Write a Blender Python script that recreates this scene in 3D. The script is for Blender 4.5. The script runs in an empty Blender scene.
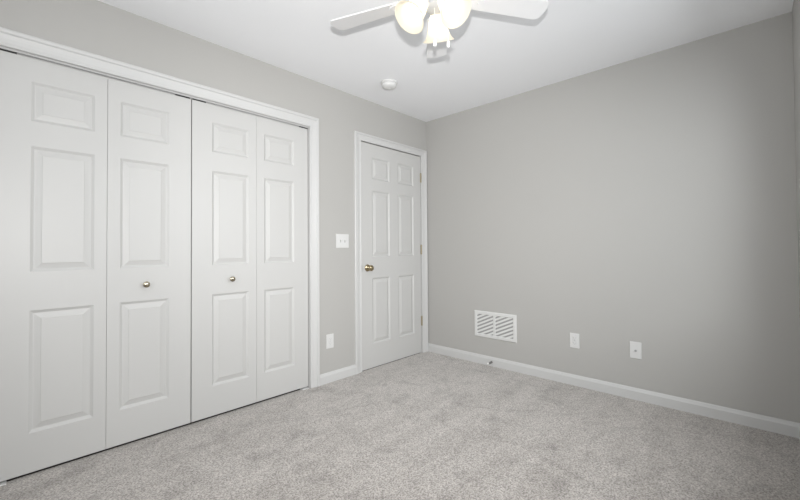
import bpy, bmesh, math, random
from mathutils import Vector, Matrix

random.seed(4)
S = bpy.context.scene
COL = S.collection
PI = math.pi

# ------------------------------------------------------------------ camera
CAM = Vector((-3.14, -2.5618, 1.096))
YAW, PITCH, ROLL = 0.7586, 0.0164, -0.0070
FPX, CYPX = 378.59, 241.826
fw = Vector((math.cos(YAW) * math.cos(PITCH), math.sin(YAW) * math.cos(PITCH), math.sin(PITCH)))
rt0 = Vector((math.sin(YAW), -math.cos(YAW), 0))
up0 = rt0.cross(fw)
rt = rt0 * math.cos(ROLL) + up0 * math.sin(ROLL)
up = -rt0 * math.sin(ROLL) + up0 * math.cos(ROLL)
cd = bpy.data.cameras.new('camera')
cam = bpy.data.objects.new('camera', cd)
COL.objects.link(cam)
cam.matrix_world = Matrix(((rt.x, up.x, -fw.x, CAM.x), (rt.y, up.y, -fw.y, CAM.y),
                           (rt.z, up.z, -fw.z, CAM.z), (0, 0, 0, 1)))
cd.sensor_width = 36
cd.lens = FPX / 800 * 36
cd.shift_y = -(250 - CYPX) / 800
cd.clip_start = 0.02
S.camera = cam

# ------------------------------------------------------------------ exposure, world, lights
S.view_settings.view_transform = 'Standard'
S.view_settings.look = 'None'
S.view_settings.gamma = 1
S.view_settings.use_curve_mapping = False
S.view_settings.exposure = -0.08

W = bpy.data.worlds.new('world')
S.world = W
W.use_nodes = True
W.node_tree.nodes['Background'].inputs[0].default_value = (0.80, 0.90, 1.0, 1)
W.node_tree.nodes['Background'].inputs[1].default_value = 0.6


def lamp(name, typ, loc, aim, energy, color=(1, 1, 1), **kw):
    d = bpy.data.lights.new(name, typ)
    d.energy = energy
    d.color = color
    for k, v in kw.items():
        setattr(d, k, v)
    o = bpy.data.objects.new(name, d)
    COL.objects.link(o)
    o.location = loc
    if aim is not None:
        o.rotation_euler = (Vector(aim) - Vector(loc)).to_track_quat('-Z', 'Y').to_euler()
    return o


# the photographer's flash, on the shoe just above the lens
flash = CAM + up * 0.165 - fw * 0.03
LF1, LF2, LW_, LD, LB = 141.0, 116.0, 89.0, 21.0, 8.5
lamp('camera_flash', 'SPOT', flash, flash + fw * 2 - rt * 0.42 + up * 0.14, LF1, (1, 0.985, 0.97),
     spot_size=math.radians(150), spot_blend=1.0, shadow_soft_size=0.022)
lamp('camera_flash_core', 'SPOT', flash, flash + fw * 2 - rt * 0.05 + up * 0.12, LF2, (1, 0.985, 0.97),
     spot_size=math.radians(76), spot_blend=1.0, shadow_soft_size=0.022)
# daylight coming down through the window in the wall beside the camera, and fill light through an added window behind it
lamp('window_daylight', 'AREA', (-1.30, -3.25, 1.88), (-1.30, 0, 0.35), LW_, (0.95, 0.98, 1.0),
     shape='RECTANGLE', size=2.1, size_y=1.5)
lamp('added_back_fill', 'AREA', (-3.90, -1.25, 1.55), (0, -1.25, 1.15), LD, (0.95, 0.98, 1.0),
     shape='RECTANGLE', size=1.5, size_y=1.4)


# ------------------------------------------------------------------ materials
def mat(name, color, rough=0.5, metal=0.0, spec=0.5, bump=None, coat=0):
    m = bpy.data.materials.new(name)
    m.use_nodes = True
    nt = m.node_tree
    b = nt.nodes['Principled BSDF']
    b.inputs['Base Color'].default_value = (*color, 1)
    b.inputs['Roughness'].default_value = rough
    b.inputs['Metallic'].default_value = metal
    b.inputs['Specular IOR Level'].default_value = spec
    if bump:
        scale, strength, dist, stretch = bump
        tc = nt.nodes.new('ShaderNodeTexCoord')
        mp = nt.nodes.new('ShaderNodeMapping')
        mp.inputs['Scale'].default_value = stretch
        nz = nt.nodes.new('ShaderNodeTexNoise')
        nz.inputs['Scale'].default_value = scale
        nz.inputs['Detail'].default_value = 3
        bp = nt.nodes.new('ShaderNodeBump')
        bp.inputs['Strength'].default_value = strength
        bp.inputs['Distance'].default_value = dist
        nt.links.new(tc.outputs['Object'], mp.inputs['Vector'])
        nt.links.new(mp.outputs['Vector'], nz.inputs['Vector'])
        nt.links.new(nz.outputs['Fac'], bp.inputs['Height'])
        nt.links.new(bp.outputs['Normal'], b.inputs['Normal'])
    return m


M_WALL = mat('grey_wall_paint', (0.453, 0.446, 0.429), 0.75, spec=0.25, bump=(160, 0.06, 0.002, (1, 1, 1)))
M_CEIL = mat('flat_white_ceiling_paint', (0.88, 0.888, 0.905), 0.9, spec=0.1, bump=(120, 0.05, 0.002, (1, 1, 1)))
M_TRIM = mat('white_trim_paint', (0.600, 0.600, 0.594), 0.38, spec=0.4)
M_DOOR = mat('white_door_paint', (0.555, 0.553, 0.542), 0.42, spec=0.4, bump=(26, 0.10, 0.0015, (3.0, 3.0, 0.18)))
M_PLASTIC = mat('white_plastic', (0.68, 0.68, 0.672), 0.35)
M_VENT = mat('white_enamel', (0.69, 0.69, 0.68), 0.4)
M_LOUVERGAP = mat('louver_gap_shade', (0.36, 0.36, 0.355), 0.8)  # tone of the shade between the louvers
M_BRASS = mat('antique_brass', (0.42, 0.345, 0.22), 0.2, metal=1)
M_NICKEL = mat('satin_brass_nickel', (0.50, 0.45, 0.35), 0.22, metal=1)
M_HINGE = mat('aged_brass_hinge', (0.40, 0.35, 0.25), 0.35, metal=1)
M_STEEL = mat('dull_steel', (0.5, 0.5, 0.5), 0.35, metal=1)
M_SPRING = mat('dark_spring_steel', (0.16, 0.155, 0.15), 0.35, metal=1)
M_DOORGAP = mat('door_gap_shade', (0.05, 0.045, 0.04), 0.9)  # near black, for the shade under the doors
M_DARK = mat('track_gap_shade', (0.03, 0.03, 0.03), 0.5)  # colour of the shaded gaps above the closet doors
M_GREY = mat('grey_slot', (0.42, 0.42, 0.42), 0.6)
M_FAN = mat('white_fan_enamel', (0.73, 0.73, 0.735), 0.4)
M_CLOSET = mat('closet_shade_grey', (0.30, 0.30, 0.29), 0.9)  # wall grey darkened to hold the shade of unlit rooms
M_KIT = mat('pale_grey_fan_fitter', (0.42, 0.44, 0.47), 0.4)
M_WHITERUB = mat('white_rubber', (0.8, 0.8, 0.78), 0.6)


def glass_mat():
    m = bpy.data.materials.new('window_glass')
    m.use_nodes = True
    nt = m.node_tree
    nt.nodes.clear()
    out = nt.nodes.new('ShaderNodeOutputMaterial')
    mx = nt.nodes.new('ShaderNodeMixShader')
    mx.inputs[0].default_value = 0.07
    t = nt.nodes.new('ShaderNodeBsdfTransparent')
    g = nt.nodes.new('ShaderNodeBsdfGlossy')
    g.inputs['Roughness'].default_value = 0.02
    nt.links.new(t.outputs[0], mx.inputs[1])
    nt.links.new(g.outputs[0], mx.inputs[2])
    nt.links.new(mx.outputs[0], out.inputs[0])
    return m


def shade_mat():
    # frosted glass of a lit lamp: it glows, and lets its bulb's light through
    m = bpy.data.materials.new('frosted_lamp_glass')
    m.use_nodes = True
    nt = m.node_tree
    nt.nodes.clear()
    out = nt.nodes.new('ShaderNodeOutputMaterial')
    a1 = nt.nodes.new('ShaderNodeAddShader')
    mx = nt.nodes.new('ShaderNodeMixShader')
    mx.inputs[0].default_value = 0.55
    d = nt.nodes.new('ShaderNodeBsdfDiffuse')
    d.inputs[0].default_value = (0.50, 0.48, 0.44, 1)
    t = nt.nodes.new('ShaderNodeBsdfTranslucent')
    t.inputs[0].default_value = (0.96, 0.91, 0.80, 1)
    e = nt.nodes.new('ShaderNodeEmission')
    e.inputs[0].default_value = (1, 0.94, 0.82, 1)
    e.inputs[1].default_value = LB * 0.025
    nt.links.new(d.outputs[0], mx.inputs[1])
    nt.links.new(t.outputs[0], mx.inputs[2])
    nt.links.new(mx.outputs[0], a1.inputs[0])
    nt.links.new(e.outputs[0], a1.inputs[1])
    nt.links.new(a1.outputs[0], out.inputs[0])
    return m


def emit_mat(name, color, s):
    m = bpy.data.materials.new(name)
    m.use_nodes = True
    b = m.node_tree.nodes['Principled BSDF']
    b.inputs['Base Color'].default_value = (0.9, 0.9, 0.88, 1)
    b.inputs['Emission Color'].default_value = (*color, 1)
    b.inputs['Emission Strength'].default_value = s
    return m


def carpet_mat():
    m = bpy.data.materials.new('grey_loop_carpet')
    m.use_nodes = True
    nt = m.node_tree
    N, L = nt.nodes, nt.links
    b = N['Principled BSDF']
    b.inputs['Roughness'].default_value = 0.95
    b.inputs['Specular IOR Level'].default_value = 0.1
    b.inputs['Sheen Weight'].default_value = 0.45
    b.inputs['Sheen Roughness'].default_value = 0.5
    tc = N.new('ShaderNodeTexCoord')

    def noise(scale, detail, rough, vec=None):
        n = N.new('ShaderNodeTexNoise')
        n.inputs['Scale'].default_value = scale
        n.inputs['Detail'].default_value = detail
        n.inputs['Roughness'].default_value = rough
        L.new(vec or tc.outputs['Object'], n.inputs['Vector'])
        return n.outputs['Fac']

    def ramp(src, p0, c0, p1, c1):
        r = N.new('ShaderNodeValToRGB')
        r.color_ramp.elements[0].position = p0
        r.color_ramp.elements[0].color = (*c0, 1)
        r.color_ramp.elements[1].position = p1
        r.color_ramp.elements[1].color = (*c1, 1)
        L.new(src, r.inputs[0])
        return r.outputs[0]

    def mul(a, bb, fac=1.0):
        x = N.new('ShaderNodeMix')
        x.data_type = 'RGBA'
        x.blend_type = 'MULTIPLY'
        x.inputs[0].default_value = fac
        L.new(a, x.inputs[6])
        L.new(bb, x.inputs[7])
        return x.outputs[2]

    base = ramp(noise(125, 3, 0.8), 0.37, (0.200, 0.180, 0.163), 0.63, (0.620, 0.578, 0.540))
    clump = ramp(noise(34, 3, 0.65), 0.32, (0.86, 0.86, 0.86), 0.62, (1, 1, 1))
    # brushed pile: long vacuum strokes and a few trodden patches
    mp = N.new('ShaderNodeMapping')
    mp.inputs['Rotation'].default_value = (0, 0, math.radians(28))
    mp.inputs['Scale'].default_value = (0.9, 4.5, 1)
    L.new(tc.outputs['Object'], mp.inputs['Vector'])
    strokes = ramp(noise(1.6, 2, 0.5, mp.outputs['Vector']), 0.42, (0.91, 0.905, 0.90), 0.54, (1, 1, 1))
    patches = ramp(noise(5.5, 3, 0.55), 0.32, (0.80, 0.795, 0.79), 0.46, (1, 1, 1))
    # faint ridges where the pile changes direction
    wob = N.new('ShaderNodeTexNoise')
    wob.inputs['Scale'].default_value = 2.2
    L.new(tc.outputs['Object'], wob.inputs['Vector'])
    mixv = N.new('ShaderNodeMix')
    mixv.data_type = 'VECTOR'
    mixv.inputs[0].default_value = 0.22
    L.new(tc.outputs['Object'], mixv.inputs[4])
    L.new(wob.outputs['Color'], mixv.inputs[5])
    vo = N.new('ShaderNodeTexVoronoi')
    vo.feature = 'DISTANCE_TO_EDGE'
    vo.inputs['Scale'].default_value = 1.9
    L.new(mixv.outputs[1], vo.inputs['Vector'])
    ridge = ramp(vo.outputs['Distance'], 0.0, (0.84, 0.835, 0.83), 0.045, (1, 1, 1))
    c = mul(mul(mul(mul(base, clump), strokes), patches), ridge, 0.7)
    L.new(c, b.inputs['Base Color'])
    bp = N.new('ShaderNodeBump')
    bp.inputs['Strength'].default_value = 0.55
    bp.inputs['Distance'].default_value = 0.006
    L.new(noise(150, 3, 0.7), bp.inputs['Height'])
    L.new(bp.outputs['Normal'], b.inputs['Normal'])
    return m


M_GLASS = glass_mat()
M_SHADE = shade_mat()
M_BULB = emit_mat('lit_bulb', (1, 0.93, 0.81), LB)
M_CARPET = carpet_mat()


# ------------------------------------------------------------------ helpers
def obj(name, bm, m, parent=None, smooth=False, loc=None, rot=None):
    me = bpy.data.meshes.new(name)
    bmesh.ops.recalc_face_normals(bm, faces=bm.faces)
    bm.to_mesh(me)
    bm.free()
    me.materials.append(m)
    if smooth:
        for p in me.polygons:
            p.use_smooth = True
        me.set_sharp_from_angle(angle=math.radians(38))
    o = bpy.data.objects.new(name, me)
    COL.objects.link(o)
    if parent:
        o.parent = parent
    if loc:
        o.location = loc
    if rot:
        o.rotation_euler = rot
    return o


def tag(o, label=None, cat=None, group=None, kind=None):
    for k, v in (('label', label), ('category', cat), ('group', group), ('kind', kind)):
        if v:
            o[k] = v
    return o


def empty(name, loc, rz=0.0):
    o = bpy.data.objects.new(name, None)
    COL.objects.link(o)
    o.location = loc
    o.rotation_euler = (0, 0, rz)
    o.empty_display_size = 0.05
    return o


def box(bm, x0, x1, y0, y1, z0, z1, bevel=0.0, seg=2):
    vs = [bm.verts.new((x, y, z)) for x in (x0, x1) for y in (y0, y1) for z in (z0, z1)]
    idx = [(0, 1, 3, 2), (4, 6, 7, 5), (0, 4, 5, 1), (2, 3, 7, 6), (0, 2, 6, 4), (1, 5, 7, 3)]
    fs = [bm.faces.new([vs[i] for i in f]) for f in idx]
    if bevel:
        es = list({e for f in fs for e in f.edges})
        bmesh.ops.bevel(bm, geom=es, offset=bevel, segments=seg, affect='EDGES', profile=0.5)
    return bm


def lathe(bm, prof, n=32, mtx=None, caps=True):
    """prof: (radius, height) pairs, turned about local z."""
    rings = []
    for r, h in prof:
        ring = []
        for k in range(n):
            a = 2 * PI * k / n
            v = Vector((r * math.cos(a), r * math.sin(a), h))
            ring.append(bm.verts.new(mtx @ v if mtx else v))
        rings.append(ring)
    for a, b in zip(rings, rings[1:]):
        for k in range(n):
            bm.faces.new((a[k], a[(k + 1) % n], b[(k + 1) % n], b[k]))
    if caps:
        for ring in (rings[0], rings[-1]):
            bm.faces.new(ring)
    return bm


def sweep(bm, prof, path, normals):
    """A moulding: prof = (u, v) across, placed at each path corner as point + u*nu + v*nv, with ends capped."""
    rings = []
    for p, (nu, nv) in zip(path, normals):
        rings.append([bm.verts.new(Vector(p) + Vector(nu) * u + Vector(nv) * v) for u, v in prof])
    n = len(prof)
    for a, b in zip(rings, rings[1:]):
        for k in range(n):
            bm.faces.new((a[k], a[(k + 1) % n], b[(k + 1) % n], b[k]))
    bm.faces.new(rings[0])
    bm.faces.new(rings[-1])
    return bm


def to_front(p=(0, 0, 0)):
    """turned axis z -> local -y (towards the room from the wall)"""
    return Matrix.Translation(p) @ Matrix.Rotation(PI / 2, 4, 'X')


RB = -PI / 2           # things on the right wall: local -y looks into the room (-x)

# ------------------------------------------------------------------ room shell
H = 2.44
XB = -0.02                       # wall with the vent
XD, YC = -3.60, -2.722           # wall behind the camera, wall beside the camera
T = 0.12
# closet opening and door opening in the left wall
CX0, CX1, CZ = -3.166, -1.4655, 2.066
DX0, DX1, DZ = -0.936, -0.116, 2.058


def struct(name, bm, m, label, cat):
    return tag(obj(name, bm, m), label, cat, kind='structure')


bm = bmesh.new()
box(bm, XD - T, -1.2, YC - T, 0.032, -0.08, 0.006)
box(bm, -1.2, 0.0 + T, YC - T, 0.0065, -0.08, 0.006)
struct('floor', bm, M_CARPET, 'light grey wall-to-wall cut-pile carpet with vacuum strokes', 'carpet')

bm = bmesh.new()
box(bm, XD - T, T, YC - T, 0.82, H, H + 0.1)
struct('ceiling', bm, M_CEIL, 'flat white ceiling above the whole room', 'ceiling')

bm = bmesh.new()
gx_ = [XD - T, CX0, CX1, DX0, DX1, 0.0]
gz_ = [0, DZ, CZ, H]
gv = {}


def wv(i, j, k):
    if (i, j, k) not in gv:
        gv[i, j, k] = bm.verts.new((gx_[i], T * k, gz_[j]))
    return gv[i, j, k]


def solid(i, j):
    return 0 <= i < 5 and 0 <= j < 3 and not (i == 1 and j < 2) and not (i == 3 and j < 1)


for i in range(5):
    for j in range(3):
        if not solid(i, j):
            continue
        for k in (0, 1):
            bm.faces.new((wv(i, j, k), wv(i + 1, j, k), wv(i + 1, j + 1, k), wv(i, j + 1, k)))
        for di, dj, a, b in ((-1, 0, (i, j), (i, j + 1)), (1, 0, (i + 1, j), (i + 1, j + 1)), (0, -1, (i, j), (i + 1, j)), (0, 1, (i, j + 1), (i + 1, j + 1))):
            if not solid(i + di, j + dj):
                bm.faces.new((wv(*a, 0), wv(*b, 0), wv(*b, 1), wv(*a, 1)))
struct('wall_left', bm, M_WALL, 'light grey painted wall holding the closet and the white door', 'wall')

bm = bmesh.new()
box(bm, XB, T, YC - T, 0.0, 0, H)
struct('wall_right', bm, M_WALL, 'plain light grey wall with the vent and two white plates', 'wall')

# wall beside the camera, with the window that lights the room
WX0, WX1, WZ0, WZ1 = -2.15, -0.50, 0.82, 2.08
bm = bmesh.new()
box(bm, XD - T, WX0, YC - T, YC, 0, H)
box(bm, WX1, 0, YC - T, YC, 0, H)
box(bm, WX0, WX1, YC - T, YC, 0, WZ0)
box(bm, WX0, WX1, YC - T, YC, WZ1, H)
struct('wall_front', bm, M_WALL, 'grey wall meeting the right wall at the edge of the photo', 'wall')

bm = bmesh.new()
VY0, VY1 = -1.85, -0.65
box(bm, XD - T, XD, YC, VY0, 0, H)
box(bm, XD - T, XD, VY1, 0, 0, H)
box(bm, XD - T, XD, VY0, VY1, 0, WZ0)
box(bm, XD - T, XD, VY0, VY1, WZ1, H)
struct('wall_back', bm, M_WALL, 'plain grey wall across the room from the vent wall', 'wall')

bm = bmesh.new()  # dark floor strip painted as the shade below the doors
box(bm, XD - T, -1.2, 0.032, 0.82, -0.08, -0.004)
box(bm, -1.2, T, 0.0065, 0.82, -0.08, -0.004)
struct('floor_closet', bm, M_DOORGAP, 'floor behind the closet doors, coloured near black for the shaded gap', 'floor')

# closet behind the bifold doors, hall behind the door; their shade is in the colour
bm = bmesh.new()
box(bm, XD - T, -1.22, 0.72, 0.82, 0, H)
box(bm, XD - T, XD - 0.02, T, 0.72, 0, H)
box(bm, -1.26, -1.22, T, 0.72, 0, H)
struct('wall_closet', bm, M_CLOSET, 'closet interior behind the bifold doors, coloured dark for its shade', 'closet wall')
bm = bmesh.new()
box(bm, -1.20, 0.0, 0.72, 0.82, 0, H)
struct('wall_hall', bm, M_CLOSET, 'hall wall behind the closed white door, coloured dark for its shade', 'wall')

# window (beside the camera)
bm = bmesh.new()
for a in ((WX0, WX0 + 0.05, WZ0, WZ1), (WX1 - 0.05, WX1, WZ0, WZ1), (WX0, WX1, WZ0, WZ0 + 0.05),
          (WX0, WX1, WZ1 - 0.05, WZ1), (WX0, WX1, 1.43, 1.47)):
    box(bm, a[0], a[1], YC - 0.09, YC - 0.04, a[2], a[3])
win = struct('window_1', bm, M_TRIM, 'white double-hung window in the wall beside the camera', 'window')
bm = bmesh.new()
box(bm, WX0 + 0.05, WX1 - 0.05, YC - 0.068, YC - 0.064, WZ0 + 0.05, WZ1 - 0.05)
obj('pane', bm, M_GLASS, win)
bm = bmesh.new()
box(bm, WX0 - 0.04, WX1 + 0.04, YC - 0.04, YC + 0.018, WZ0 - 0.025, WZ0, 0.004)
obj('sill', bm, M_TRIM, win)

bm = bmesh.new()  # window added behind the camera to bring in fill light
for a in ((VY0, VY0 + 0.05, WZ0, WZ1), (VY1 - 0.05, VY1, WZ0, WZ1), (VY0, VY1, WZ0, WZ0 + 0.05),
          (VY0, VY1, WZ1 - 0.05, WZ1), (VY0, VY1, 1.43, 1.47)):
    box(bm, XD - 0.09, XD - 0.04, a[0], a[1], a[2], a[3])
fill_win = struct('fill_window', bm, M_TRIM, 'unseen white window added in the wall behind the camera for fill light', 'window')
bm = bmesh.new()
box(bm, XD - 0.068, XD - 0.064, VY0 + 0.05, VY1 - 0.05, WZ0 + 0.05, WZ1 - 0.05)
obj('pane', bm, M_GLASS, fill_win)
bm = bmesh.new()
box(bm, XD - 0.04, XD + 0.03, VY0 - 0.04, VY1 + 0.04, WZ0 - 0.025, WZ0, 0.004)
obj('sill', bm, M_TRIM, fill_win)

# baseboards: a flat board with an eased, stepped top
BH = 0.089
BP = [(0, 0), (0.0135, 0), (0.0135, BH - 0.022), (0.011, BH - 0.016), (0.0085, BH - 0.006), (0.005, BH), (0, BH)]


def baseboard(name, p0, p1, n, label, m0=0.0, m1=0.0):
    """runs p0 -> p1 on the wall face, n = into the room; m0/m1 = mitre at the ends (+ shortens with thickness)"""
    d = (Vector(p1) - Vector(p0)).normalized()
    bm = bmesh.new()
    up_ = Vector((0, 0, 1))
    sweep(bm, BP, (p0, p1), ((Vector(n) + d * m0, up_), (Vector(n) - d * m1, up_)))
    return struct(name, bm, M_TRIM, label, 'baseboard')


CW = 0.083
baseboard('baseboard_left', (CX1 - 0.001 + 0.955 * CW, 0, 0), (DX0 - 0.004 - 0.94 * CW, 0, 0), (0, -1, 0),
          'short white baseboard between the closet casing and the door casing')
baseboard('baseboard_right', (XB, 0, 0), (XB, YC, 0), (-1, 0, 0),
          'long white baseboard along the right wall under the vent', m1=1.0)
baseboard('baseboard_front', (XB, YC, 0), (XD, YC, 0), (0, 1, 0),
          'white baseboard starting at the far right corner of the photo', 1.0, 1.0)
baseboard('baseboard_back', (XD, YC, 0), (XD, 0, 0), (1, 0, 0),
          'white baseboard along the wall behind the camera', 1.0)

# casings: moulded boards mitred round each opening
CP = [(0, 0), (0, 0.008), (0.004, 0.0108), (0.011, 0.0108), (0.0145, 0.0072), (0.036, 0.0100), (0.0545, 0.0145),
      (0.058, 0.0105), (0.0625, 0.0165), (0.068, 0.0178), (0.078, 0.0178), (CW, 0.0135), (CW, 0)]


def casing(name, x0, x1, z, label, wl=1.0, wr=1.0, wt=1.0):
    bm = bmesh.new()
    o = Vector((0, -1, 0))
    path = [(x0, 0, 0), (x0, 0, z), (x1, 0, z), (x1, 0, 0)]
    nn = [((-wl, 0, 0), o), ((-wl, 0, wt), o), ((wr, 0, wt), o), ((wr, 0, 0), o)]
    sweep(bm, CP, path, nn)
    return struct(name, bm, M_TRIM, label, 'door casing')


casing('trim_1', CX0 + 0.006 - 0.012, CX1 - 0.001, CZ - 0.008, 'white moulded casing framing the wide closet opening', 1.0, 0.955)
casing('trim_2', DX0 - 0.004, DX1 + 0.005, DZ - 0.001, 'white moulded casing framing the closed door beside the corner', 0.94, 1.0, 0.83)


def jamb(name, x0, x1, z, depth, label):
    bm = bmesh.new()
    t = 0.018
    box(bm, x0 - t + 0.008, x0 + 0.0015, 0.0, depth, 0, z)
    box(bm, x1 - 0.0015, x1 + t - 0.008, 0.0, depth, 0, z)
    box(bm, x0 + 0.0015, x1 - 0.0015, 0.0, depth, z - 0.0015, z + 0.01)
    return struct(name, bm, M_TRIM, label, 'door jamb')


jamb('trim_3', CX0, CX1, CZ - 0.0005, T, 'thin white jamb lining the closet opening')
bm = bmesh.new()
box(bm, DX0 - 0.0, DX0 + 0.004, 0.0, T, 0, DZ)
box(bm, DX1 - 0.002, DX1 + 0.002, 0.0, T, 0, DZ)
box(bm, DX0, DX1, 0.045, T, DZ - 0.004, DZ)
# stop strips behind the slab
box(bm, DX0 + 0.004, DX0 + 0.018, 0.043, 0.075, 0, DZ)
box(bm, DX1 - 0.016, DX1 - 0.002, 0.043, 0.075, 0, DZ)
box(bm, DX0, DX1, 0.043, 0.075, DZ - 0.02, DZ - 0.004)
struct('trim_4', bm, M_TRIM, 'thin white jamb around the closed door', 'door jamb')

# closet head track (white channel under the head jamb)
bm = bmesh.new()
box(bm, CX0 + 0.003, CX1 - 0.003, 0.022, 0.026, 2.0535, CZ - 0.002)
box(bm, CX0 + 0.003, CX1 - 0.003, 0.050, 0.054, 2.0535, CZ - 0.002)
box(bm, CX0 + 0.003, CX1 - 0.003, 0.026, 0.050, CZ - 0.004, CZ - 0.002)
tag(obj('closet_track', bm, M_TRIM), 'thin white sliding track along the top of the closet opening', 'door track')


# ------------------------------------------------------------------ panelled doors
def door_slab(bm, x0, x1, z0, z1, yf, th, panels):
    """A moulded slab facing -y with raised panels pressed into its front."""
    xs = sorted({x0, x1} | {p[0] for p in panels} | {p[1] for p in panels})
    zs = sorted({z0, z1} | {p[2] for p in panels} | {p[3] for p in panels})
    grid = {}

    def V(x, z, y=yf):
        k = (round(x, 5), round(z, 5), round(y, 5))
        if k not in grid:
            grid[k] = bm.verts.new((x, y, z))
        return grid[k]

    pset = {(round(p[0], 5), round(p[2], 5)) for p in panels}
    for i in range(len(xs) - 1):
        for j in range(len(zs) - 1):
            a, b, c, d = xs[i], xs[i + 1], zs[j], zs[j + 1]
            if (round(a, 5), round(c, 5)) in pset:
                prev = [V(a, c), V(b, c), V(b, d), V(a, d)]
                for ins, dep in ((0.002, 0.0010), (0.0125, 0.0088), (0.0155, 0.0096), (0.0185, 0.0092), (0.041, 0.0030), (0.0435, 0.0012)):
                    cur = [bm.verts.new((x, yf + dep, z)) for x, z in
                           ((a + ins, c + ins), (b - ins, c + ins), (b - ins, d - ins), (a + ins, d - ins))]
                    for k in range(4):
                        bm.faces.new((prev[k], prev[(k + 1) % 4], cur[(k + 1) % 4], cur[k]))
                    prev = cur
                bm.faces.new(prev)
            else:
                bm.faces.new((V(a, c), V(b, c), V(b, d), V(a, d)))
    # eased front arris, edges and back
    e = 0.0012
    per = [(x, z0) for x in xs] + [(x1, z) for z in zs[1:]] + [(x, z1) for x in xs[::-1][1:]] + [(x0, z) for z in zs[::-1][1:-1]]
    f = [V(x, z) for x, z in per]

    def out(x, z):
        return (x + (e if x == x1 else -e if x == x0 else 0), z + (e if z == z1 else -e if z == z0 else 0))

    g = [bm.verts.new((out(x, z)[0], yf + e, out(x, z)[1])) for x, z in per]
    h = [bm.verts.new((out(x, z)[0], yf + th, out(x, z)[1])) for x, z in per]
    n = len(per)
    for k in range(n):
        bm.faces.new((f[k], f[(k + 1) % n], g[(k + 1) % n], g[k]))
        bm.faces.new((g[k], g[(k + 1) % n], h[(k + 1) % n], h[k]))
    bm.faces.new(h)
    return bm


ROWS = ((0.209, 0.804), (0.991, 1.610), (1.732, 1.928))
LW = 0.4205
LGAP = 0.0012


def bifold(x_left, label, knob_on_right_leaf):
    """two hinged leaves; x_left = left edge"""
    root = tag(empty('bifold_closet_door', (x_left, 0.02, 0.0)), label, 'closet door', 'bifold closet doors', 'thing')
    lay = ((0.120, 0.367), (0.057, 0.300))
    for k in range(2):
        a = k * (LW + LGAP)
        e = 0.0012
        bm = bmesh.new()
        c0, c1 = lay[k]
        door_slab(bm, a + e, a + LW - e, 0.019 + e, 2.0435 - e, 0.0, 0.033, [(a + c0, a + c1, z0, z1) for z0, z1 in ROWS])
        leaf = obj('door_panel', bm, M_DOOR, root)
        if (k == 1) == knob_on_right_leaf:
            bm = bmesh.new()
            kx = a + (c0 + c1) / 2
            lathe(bm, [(0.0085, 0.0), (0.0095, 0.0015), (0.0065, 0.004), (0.006, 0.012), (0.010, 0.016), (0.0155, 0.020),
                       (0.0178, 0.025), (0.0170, 0.030), (0.0125, 0.034), (0.006, 0.0358), (0.001, 0.0362)], 28,
                  to_front((kx, 0, 0.897)))
            knob = obj('door_knob', bm, M_NICKEL, leaf, True)
            knob['label'] = 'small round brass-nickel knob'
    # dark block at the leading leaf's guide, standing in for the shaded gap under the track
    bm = bmesh.new()
    gx = (2 * LW - 0.045) if knob_on_right_leaf else 0.045
    box(bm, gx - 0.04, gx + 0.04, 0.004, 0.024, 2.0435, 2.0530, 0.001, 1)
    g = obj('guide_gap_shade', bm, M_DARK, root)
    bm = bmesh.new()  # second dark block, painted shade of the gap at the pivot end
    gx = 0.035 if knob_on_right_leaf else 2 * LW - 0.03
    box(bm, gx - 0.035, gx + 0.035, 0.004, 0.024, 2.0435, 2.0530, 0.001, 1)
    obj('pivot_gap_shade', bm, M_DARK, root)
    return root


bifold(-3.1620, 'white bifold closet door left of the central gap, running out of the photo', True)
bifold(-2.3145, 'white bifold closet door right of the central gap, nearer the light switch', False)


# floor brackets that carry the pivots
def bracket(x, label, s):
    root = tag(empty('pivot_bracket', (x, 0.0, 0.0)), label, 'bracket', 'floor pivot brackets')
    bm = bmesh.new()
    box(bm, -0.030, 0.025, 0.004, 0.05, -0.004, 0.010, 0.0012, 1)
    obj('base', bm, M_PLASTIC, root)
    bm = bmesh.new()
    lathe(bm, [(0.006, 0.010), (0.006, 0.0188)], 12, Matrix.Translation((0, 0.036, 0)))
    obj('pin', bm, M_STEEL, root, True)
    return root


bracket(-3.138, 'small white floor bracket under the outer edge of the left closet door', 1)
bracket(-1.500, 'small white floor bracket beneath the closet door by the wall outlet', -1)

# ------------------------------------------------------------------ room door
door = tag(empty('door_1', (0, 0, 0)), 'closed white six-panel door with brass knob beside the corner', 'door', kind='structure')
bm = bmesh.new()
dx0, dx1 = -0.9295, -0.1205
cols = ((-0.803, -0.575), (-0.459, -0.229))
e = 0.0018
door_slab(bm, dx0 + e, dx1 - e, 0.0105 + e, 2.0515 - e, 0.003, 0.035,
          [(c0, c1, z0, z1) for c0, c1 in cols for z0, z1 in ((0.223, 0.825), (1.017, 1.625), (1.727, 1.930))])
slab = obj('door_slab', bm, M_DOOR, door)
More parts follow.
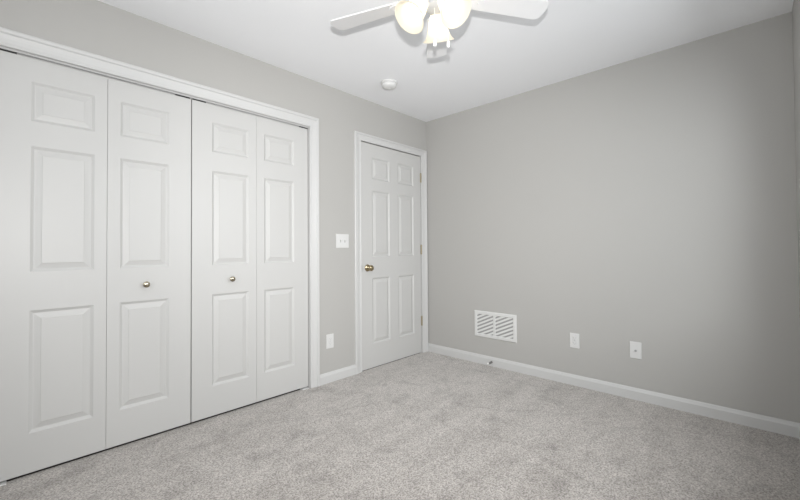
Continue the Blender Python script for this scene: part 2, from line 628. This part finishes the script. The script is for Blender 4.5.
# knob: rosette, neck and round knob
KX, KZ = -0.862, 0.919
bm = bmesh.new()
lathe(bm, [(0.0325, -0.003), (0.0325, 0.002), (0.030, 0.006), (0.024, 0.009), (0.016, 0.012), (0.013, 0.015), (0.012, 0.026), (0.015, 0.030),
           (0.022, 0.034), (0.0265, 0.041), (0.0275, 0.049), (0.0255, 0.057), (0.019, 0.063), (0.008, 0.0655), (0.001, 0.066)],
      36, to_front((KX, 0.003, KZ)))
k = obj('door_knob', bm, M_BRASS, door, True)
k['label'] = 'round antique brass knob'
bm = bmesh.new()
box(bm, dx0 - 0.005, dx0 + 0.004, 0.0005, 0.012, KZ - 0.03, KZ + 0.03, 0.001, 1)
o_ = obj('latch_plate', bm, M_STEEL, door)
for z in (1.829, 1.079, 0.338):
    bm = bmesh.new()
    mt = Matrix.Translation((dx1 + 0.003, -0.0045, z))
    for q in range(5):
        a, b_ = -0.047 + q * 0.019, -0.047 + q * 0.019 + 0.018
        lathe(bm, [(0.0070, a), (0.0078, a + 0.001), (0.0078, b_ - 0.001), (0.0070, b_)], 14, mt)
    lathe(bm, [(0.003, -0.052), (0.005, -0.050), (0.005, -0.047)], 14, mt)
    lathe(bm, [(0.005, 0.047), (0.005, 0.050), (0.003, 0.053)], 14, mt)
    box(bm, dx1 - 0.005, dx1 + 0.013, -0.0012, 0.0022, z - 0.047, z + 0.047)
    h = obj('hinge', bm, M_HINGE, door, True)
    h['label'] = 'brass butt hinge'


# ------------------------------------------------------------------ wall plates
def plate_bm(w, h, d=0.006):
    bm = bmesh.new()
    box(bm, -w / 2, w / 2, -d, 0, -h / 2, h / 2, 0.0022, 2)
    return bm


def screw(bm, x, z, d=0.006):
    lathe(bm, [(0.0032, 0), (0.0030, 0.0008), (0.0015, 0.0012)], 10, to_front((x, -d, z)))


sw = tag(empty('light_switch', (-1.149, 0, 1.159)), 'white double light switch plate on the wall left of the door', 'light switch')
obj('plate', plate_bm(0.133, 0.118), M_PLASTIC, sw)
for x in (-0.023, 0.023):
    bm = bmesh.new()
    box(bm, x - 0.005, x + 0.005, -0.0068, -0.0055, -0.012, 0.012)
    obj('toggle_slot', bm, M_GREY, sw)
    bm = bmesh.new()
    box(bm, -0.0042, 0.0042, -0.013, 0.0, -0.0055, 0.0055, 0.0012, 2)
    obj('toggle', bm, M_PLASTIC, sw, loc=(x, -0.0055, 0.001), rot=(math.radians(-28), 0, 0))
    for z in (0.030, -0.030):
        bm = bmesh.new()
        screw(bm, x, z)
        obj('screw', bm, M_PLASTIC, sw, True)


def outlet(loc, rz, label):
    root = tag(empty('wall_outlet', loc, rz), label, 'electrical outlet', 'wall outlets')
    obj('plate', plate_bm(0.072, 0.116), M_PLASTIC, root)
    for z in (-0.0195, 0.0195):
        bm = bmesh.new()
        box(bm, -0.0165, 0.0165, -0.0078, -0.0055, z - 0.0145, z + 0.0145, 0.004, 2)
        r = obj('receptacle', bm, M_PLASTIC, root)
        bm = bmesh.new()
        box(bm, -0.0085, -0.0065, -0.0082, -0.0074, z - 0.002, z + 0.007)
        box(bm, 0.0060, 0.0080, -0.0082, -0.0074, z - 0.001, z + 0.006)
        lathe(bm, [(0.0026, 0), (0.0026, 0.0008)], 10, to_front((0, -0.0074, z - 0.0075)))
        obj('slots', bm, M_GREY, r)
    bm = bmesh.new()
    screw(bm, 0, 0)
    obj('screw', bm, M_STEEL, root, True)
    return root


outlet((-1.281, 0, 0.339), 0, 'white outlet plate low between the closet casing and the door')
outlet((XB, -1.496, 0.357), RB, 'white duplex outlet plate on the right wall, next to the vent')

jk = tag(empty('cable_jack_plate', (XB, -1.913, 0.357), RB), 'white wall plate with one dark round cable socket in its middle', 'cable outlet')
obj('plate', plate_bm(0.073, 0.118), M_PLASTIC, jk)
bm = bmesh.new()
lathe(bm, [(0.0078, 0), (0.0078, 0.003), (0.0055, 0.0032), (0.0055, 0.010), (0.0042, 0.010), (0.0042, 0.004)], 16, to_front((0, -0.006, -0.003)))
c_ = obj('socket', bm, M_GREY, jk, True)
c_['label'] = 'dark round coax socket'
for z in (0.042, -0.042):
    bm = bmesh.new()
    screw(bm, 0, z)
    obj('screw', bm, M_PLASTIC, jk, True)

# ------------------------------------------------------------------ return-air vent
vt = tag(empty('air_vent', (XB, -0.794, 0.378), RB), 'white wall vent with slanting louvers low on the right wall', 'vent')
VW, VH, FB = 0.428, 0.244, 0.030
bm = bmesh.new()
# frame: four mitred flat borders with a sloped outer edge
sec = [(0, 0), (0.002, 0.004), (0.006, 0.009), (FB - 0.003, 0.010), (FB, 0.007), (FB, 0)]
cs = [(-VW / 2, -VH / 2, 1, 1), (VW / 2, -VH / 2, -1, 1), (VW / 2, VH / 2, -1, -1), (-VW / 2, VH / 2, 1, -1)]
rings = [[bm.verts.new((x + u * sx, -v, z + u * sz)) for u, v in sec] for x, z, sx, sz in cs]
for q in range(4):
    A_, B_ = rings[q], rings[(q + 1) % 4]
    for i in range(len(sec)):
        j = (i + 1) % len(sec)
        bm.faces.new((A_[i], B_[i], B_[j], A_[j]))
obj('frame', bm, M_VENT, vt)
bm = bmesh.new()
box(bm, -0.0125, 0.0085, -0.009, -0.0005, -VH / 2 + FB, VH / 2 - FB, 0.001, 1)
obj('center_bar', bm, M_VENT, vt)
bm = bmesh.new()  # grey sheet behind the louvers, coloured as the shade in their gaps
box(bm, -VW / 2 + FB, VW / 2 - FB, -0.0012, -0.0004, -VH / 2 + FB, VH / 2 - FB)
obj('gap_shade_sheet', bm, M_LOUVERGAP, vt)


def clip_poly(poly, lo, hi, ax):
    for sgn, lim in ((1, lo), (-1, hi)):
        outp = []
        for a, b in zip(poly, poly[1:] + poly[:1]):
            da, db = sgn * (a[ax] - lim), sgn * (b[ax] - lim)
            if da >= 0:
                outp.append(a)
            if da * db < 0:
                t = da / (da - db)
                outp.append(tuple(p + t * (q - p) for p, q in zip(a, b)))
        poly = outp
        if not poly:
            return []
    return poly


for xa, xb in ((-VW / 2 + FB, -0.0125), (0.0085, VW / 2 - FB)):
    bm = bmesh.new()
    slope, pitch, wd = 0.46, 0.0335, 0.0185
    za, zb_ = -VH / 2 + FB, VH / 2 - FB
    for q in range(-5, 12):
        zc = za + q * pitch + 0.004
        quad = [(xa, zc), (xb, zc + slope * (xb - xa)), (xb, zc + slope * (xb - xa) + wd), (xa, zc + wd)]
        pl = clip_poly(quad, za, zb_, 1)
        if len(pl) < 3:
            continue
        f0 = [bm.verts.new((x, -0.0075 + 0.25 * max(0.0, min(wd, z - zc - slope * (x - xa))), z)) for x, z in pl]
        f1 = [bm.verts.new((x, -0.0015, z)) for x, z in pl]
        bm.faces.new(f0)
        bm.faces.new(f1)
        for i in range(len(pl)):
            j = (i + 1) % len(pl)
            bm.faces.new((f0[i], f0[j], f1[j], f1[i]))
    obj('louver_panel', bm, M_VENT, vt)
for x in (-VW / 2 + 0.014, VW / 2 - 0.014):
    bm = bmesh.new()
    screw(bm, x, 0.0, 0.0095)
    obj('screw', bm, M_VENT, vt, True)

# ------------------------------------------------------------------ spring door stop on the baseboard
ds = tag(empty('door_stop', (XB - 0.0135, -0.764, 0.043), RB), 'small spring door stop screwed to the baseboard below the vent', 'door stop')
bm = bmesh.new()
lathe(bm, [(0.011, 0), (0.011, 0.003), (0.008, 0.007), (0.005, 0.009)], 18, to_front())
obj('base', bm, M_SPRING, ds, True)
bm = bmesh.new()
turns, n = 13, 13 * 10
ringp = None
for i in range(n + 1):
    t = i / n
    a = 2 * PI * turns * t
    R_, y = 0.0072 - 0.0012 * t, -0.008 - 0.050 * t
    c = Vector((R_ * math.cos(a), y, R_ * math.sin(a)))
    rad = Vector((math.cos(a), 0, math.sin(a)))
    ring = [bm.verts.new(c + rad * 0.0016 * math.cos(w) + Vector((0, 1, 0)) * 0.0016 * math.sin(w)) for w in (0, PI / 2, PI, 3 * PI / 2)]
    if ringp:
        for q in range(4):
            bm.faces.new((ringp[q], ringp[(q + 1) % 4], ring[(q + 1) % 4], ring[q]))
    ringp = ring
obj('spring', bm, M_SPRING, ds, True)
bm = bmesh.new()
lathe(bm, [(0.006, 0.056), (0.0085, 0.058), (0.0085, 0.069), (0.0065, 0.073), (0.001, 0.074)], 18, to_front())
t_ = obj('tip', bm, M_WHITERUB, ds, True)
t_['label'] = 'white rubber tip'

# ------------------------------------------------------------------ smoke detector
sd = tag(empty('smoke_detector', (-0.978, -0.402, H)), 'round white smoke detector on the ceiling in front of the door', 'smoke detector')
flip = Matrix.Rotation(PI, 4, 'X') @ Matrix.Diagonal((1, 1, 1.18, 1))
bm = bmesh.new()
lathe(bm, [(0.068, 0.0), (0.0685, 0.004), (0.067, 0.010), (0.060, 0.012)], 40, flip)
obj('base', bm, M_PLASTIC, sd, True)
bm = bmesh.new()
lathe(bm, [(0.0585, 0.010), (0.0600, 0.016), (0.0595, 0.024), (0.057, 0.030), (0.048, 0.036), (0.034, 0.040), (0.018, 0.0415), (0.001, 0.042)], 40, flip)
obj('cover', bm, M_PLASTIC, sd, True)
bm = bmesh.new()
lathe(bm, [(0.0105, 0.040), (0.0105, 0.0435), (0.008, 0.0445), (0.001, 0.0445)], 18, flip)
obj('test_button', bm, M_PLASTIC, sd, True)

# ------------------------------------------------------------------ ceiling fan
FX, FY = -1.796, -1.519
ZB = 2.232
fan = tag(empty('ceiling_fan', (FX, FY, H)), 'white ceiling fan with five blades and three glowing glass lamp shades', 'ceiling fan')


def L_(z):
    return z - H


bm = bmesh.new()
lathe(bm, [(0.085, L_(2.44)), (0.088, L_(2.435)), (0.088, L_(2.40)), (0.070, L_(2.392)), (0.060, L_(2.386))], 40)
obj('canopy', bm, M_FAN, fan, True)
bm = bmesh.new()
lathe(bm, [(0.060, L_(2.388)), (0.108, L_(2.375)), (0.122, L_(2.355)), (0.125, L_(2.300)), (0.116, L_(2.262)), (0.090, L_(2.240)), (0.060, L_(2.232))], 48)
obj('motor_housing', bm, M_FAN, fan, True)
bm = bmesh.new()
lathe(bm, [(0.058, L_(2.236)), (0.060, L_(2.230)), (0.060, L_(2.202)), (0.052, L_(2.196)), (0.050, L_(2.178)), (0.040, L_(2.170)), (0.020, L_(2.166)), (0.001, L_(2.166))], 36)
kit = obj('light_kit', bm, M_KIT, fan, True)
bm = bmesh.new()
lathe(bm, [(0.0045, 0), (0.004, 0.003), (0.001, 0.004)], 12,
      Matrix.Translation((-0.052 * 0.74, -0.052 * 0.68, L_(2.186))) @ Matrix.Rotation(math.radians(-43), 4, 'Z') @ Matrix.Rotation(-PI / 2, 4, 'Y'))
obj('screw', bm, M_STEEL, kit, True)


def blade_bm():
    """outline along +x, flat, rounded tip corners; thin with eased edges"""
    r0, r1 = 0.150, 0.548
    pts = []
    w0, w1 = 0.043, 0.0590
    rc = 0.030
    pts += [(r0, -w0 + 0.012), (r0 + 0.012, -w0)]
    for q in range(0, 9):
        a = -PI / 2 + q / 8 * (PI / 2)
        pts.append((r1 - rc - 0.004 + rc * math.cos(a), -w1 + rc + rc * math.sin(a)))
    pts.append((r1, 0))
    for q in range(0, 9):
        a = q / 8 * (PI / 2)
        pts.append((r1 - rc - 0.004 + rc * math.cos(a), w1 - rc + rc * math.sin(a)))
    pts += [(r0 + 0.012, w0), (r0, w0 - 0.012)]
    bm = bmesh.new()
    h = 0.003
    lo = [bm.verts.new((x, y, -h)) for x, y in pts]
    hi = [bm.verts.new((x, y, h)) for x, y in pts]
    bm.faces.new(lo[::-1])
    bm.faces.new(hi)
    n = len(pts)
    for q in range(n):
        bm.faces.new((lo[q], lo[(q + 1) % n], hi[(q + 1) % n], hi[q]))
    return bm


def iron_bm():
    bm = bmesh.new()
    # arm from the hub, widening to a plate under the blade root
    sect = [(0.050, 0.016, 0.016), (0.085, 0.013, 0.014), (0.115, 0.016, 0.004), (0.150, 0.030, -0.0035), (0.185, 0.040, -0.0035), (0.215, 0.028, -0.0035), (0.232, 0.006, -0.0035)]
    rg = []
    for x, w, z in sect:
        rg.append([bm.verts.new((x, -w, z - 0.005)), bm.verts.new((x, w, z - 0.005)), bm.verts.new((x, w, z)), bm.verts.new((x, -w, z))])
    for a, b in zip(rg, rg[1:]):
        for q in range(4):
            bm.faces.new((a[q], a[(q + 1) % 4], b[(q + 1) % 4], b[q]))
    bm.faces.new(rg[0])
    bm.faces.new(rg[-1])
    for x, y in ((0.165, -0.02), (0.165, 0.02), (0.205, 0)):
        lathe(bm, [(0.005, 0), (0.004, 0.002), (0.001, 0.003)], 10, Matrix.Translation((x, y, -0.0083)) @ Matrix.Rotation(PI, 4, 'X'))
    return bm


AZ0 = 37.1
first = first_iron = None
for q in range(5):
    rot = (math.radians(-8), 0, math.radians(AZ0 + 72 * q))
    if first is None:
        first = obj('blade', blade_bm(), M_FAN, fan)
        b = first
        first_iron = obj('blade_bracket', iron_bm(), M_FAN, b)
    else:
        b = first.copy()
        COL.objects.link(b)
        b.parent = fan
        i_ = first_iron.copy()
        COL.objects.link(i_)
        i_.parent = b
    b.rotation_mode = 'XYZ'
    b.location = (0, 0, L_(ZB))
    b.rotation_euler = rot

# three bell shades on short arms
SH_Z0 = 2.192
SHADES = ((31.0, 34.0, 0.046), (161.0, 38.0, 0.062), (260.0, 43.0, 0.046))
bell = [(0.026, 0.000), (0.0285, 0.006), (0.031, 0.016), (0.036, 0.030), (0.041, 0.046), (0.0455, 0.064), (0.050, 0.082), (0.0555, 0.098), (0.0645, 0.112), (0.0745, 0.122)]
for q in range(3):
    az = math.radians(SHADES[q][0])
    T_ = math.radians(SHADES[q][1])
    SH_R0 = SHADES[q][2]
    axis = Vector((math.cos(az) * math.sin(T_), math.sin(az) * math.sin(T_), -math.cos(T_)))
    base = Vector((SH_R0 * math.cos(az), SH_R0 * math.sin(az), L_(SH_Z0)))
    R_ = axis.to_track_quat('Z', 'X').to_matrix().to_4x4()
    mt = Matrix.Translation(base) @ R_
    bm = bmesh.new()
    lathe(bm, [(0.012, -0.030), (0.016, -0.028), (0.020, -0.012), (0.031, -0.008), (0.032, 0.006), (0.028, 0.008)], 28, mt)
    holder = obj('shade_holder', bm, M_KIT, fan, True)
    bm = bmesh.new()
    inner = [(r - 0.003, h) for r, h in bell[::-1]]
    lathe(bm, bell + inner, 44, mt, caps=False)
    sh = obj('lamp_shade', bm, M_SHADE, fan, True)
    sh['label'] = 'glowing frosted bell-shaped glass shade'
    bm = bmesh.new()
    lathe(bm, [(0.012, 0.010), (0.013, 0.022), (0.020, 0.040), (0.027, 0.056), (0.029, 0.068), (0.026, 0.082), (0.017, 0.092), (0.006, 0.0965), (0.001, 0.097)], 24, mt)
    obj('bulb', bm, M_BULB, sh, True)

# two pull chains with white fobs
for dx, dy, zt, zb in ((-0.021, -0.011, 2.166, 1.993), (0.033, -0.045, 2.176, 1.996)):
    bm = bmesh.new()
    z = zt
    while z > zb + 0.028:
        lathe(bm, [(0.0003, L_(z)), (0.0014, L_(z - 0.0014)), (0.0014, L_(z - 0.0024)), (0.0003, L_(z - 0.0038))], 6, Matrix.Translation((dx, dy, 0)))
        z -= 0.0040
    ch = obj('pull_chain', bm, M_FAN, fan, True)
    bm = bmesh.new()
    lathe(bm, [(0.002, L_(zb + 0.030)), (0.0065, L_(zb + 0.026)), (0.0075, L_(zb + 0.018)), (0.0075, L_(zb + 0.004)), (0.006, L_(zb)), (0.001, L_(zb - 0.001))], 18, Matrix.Translation((dx, dy, 0)))
    obj('fob', bm, M_FAN, ch, True)
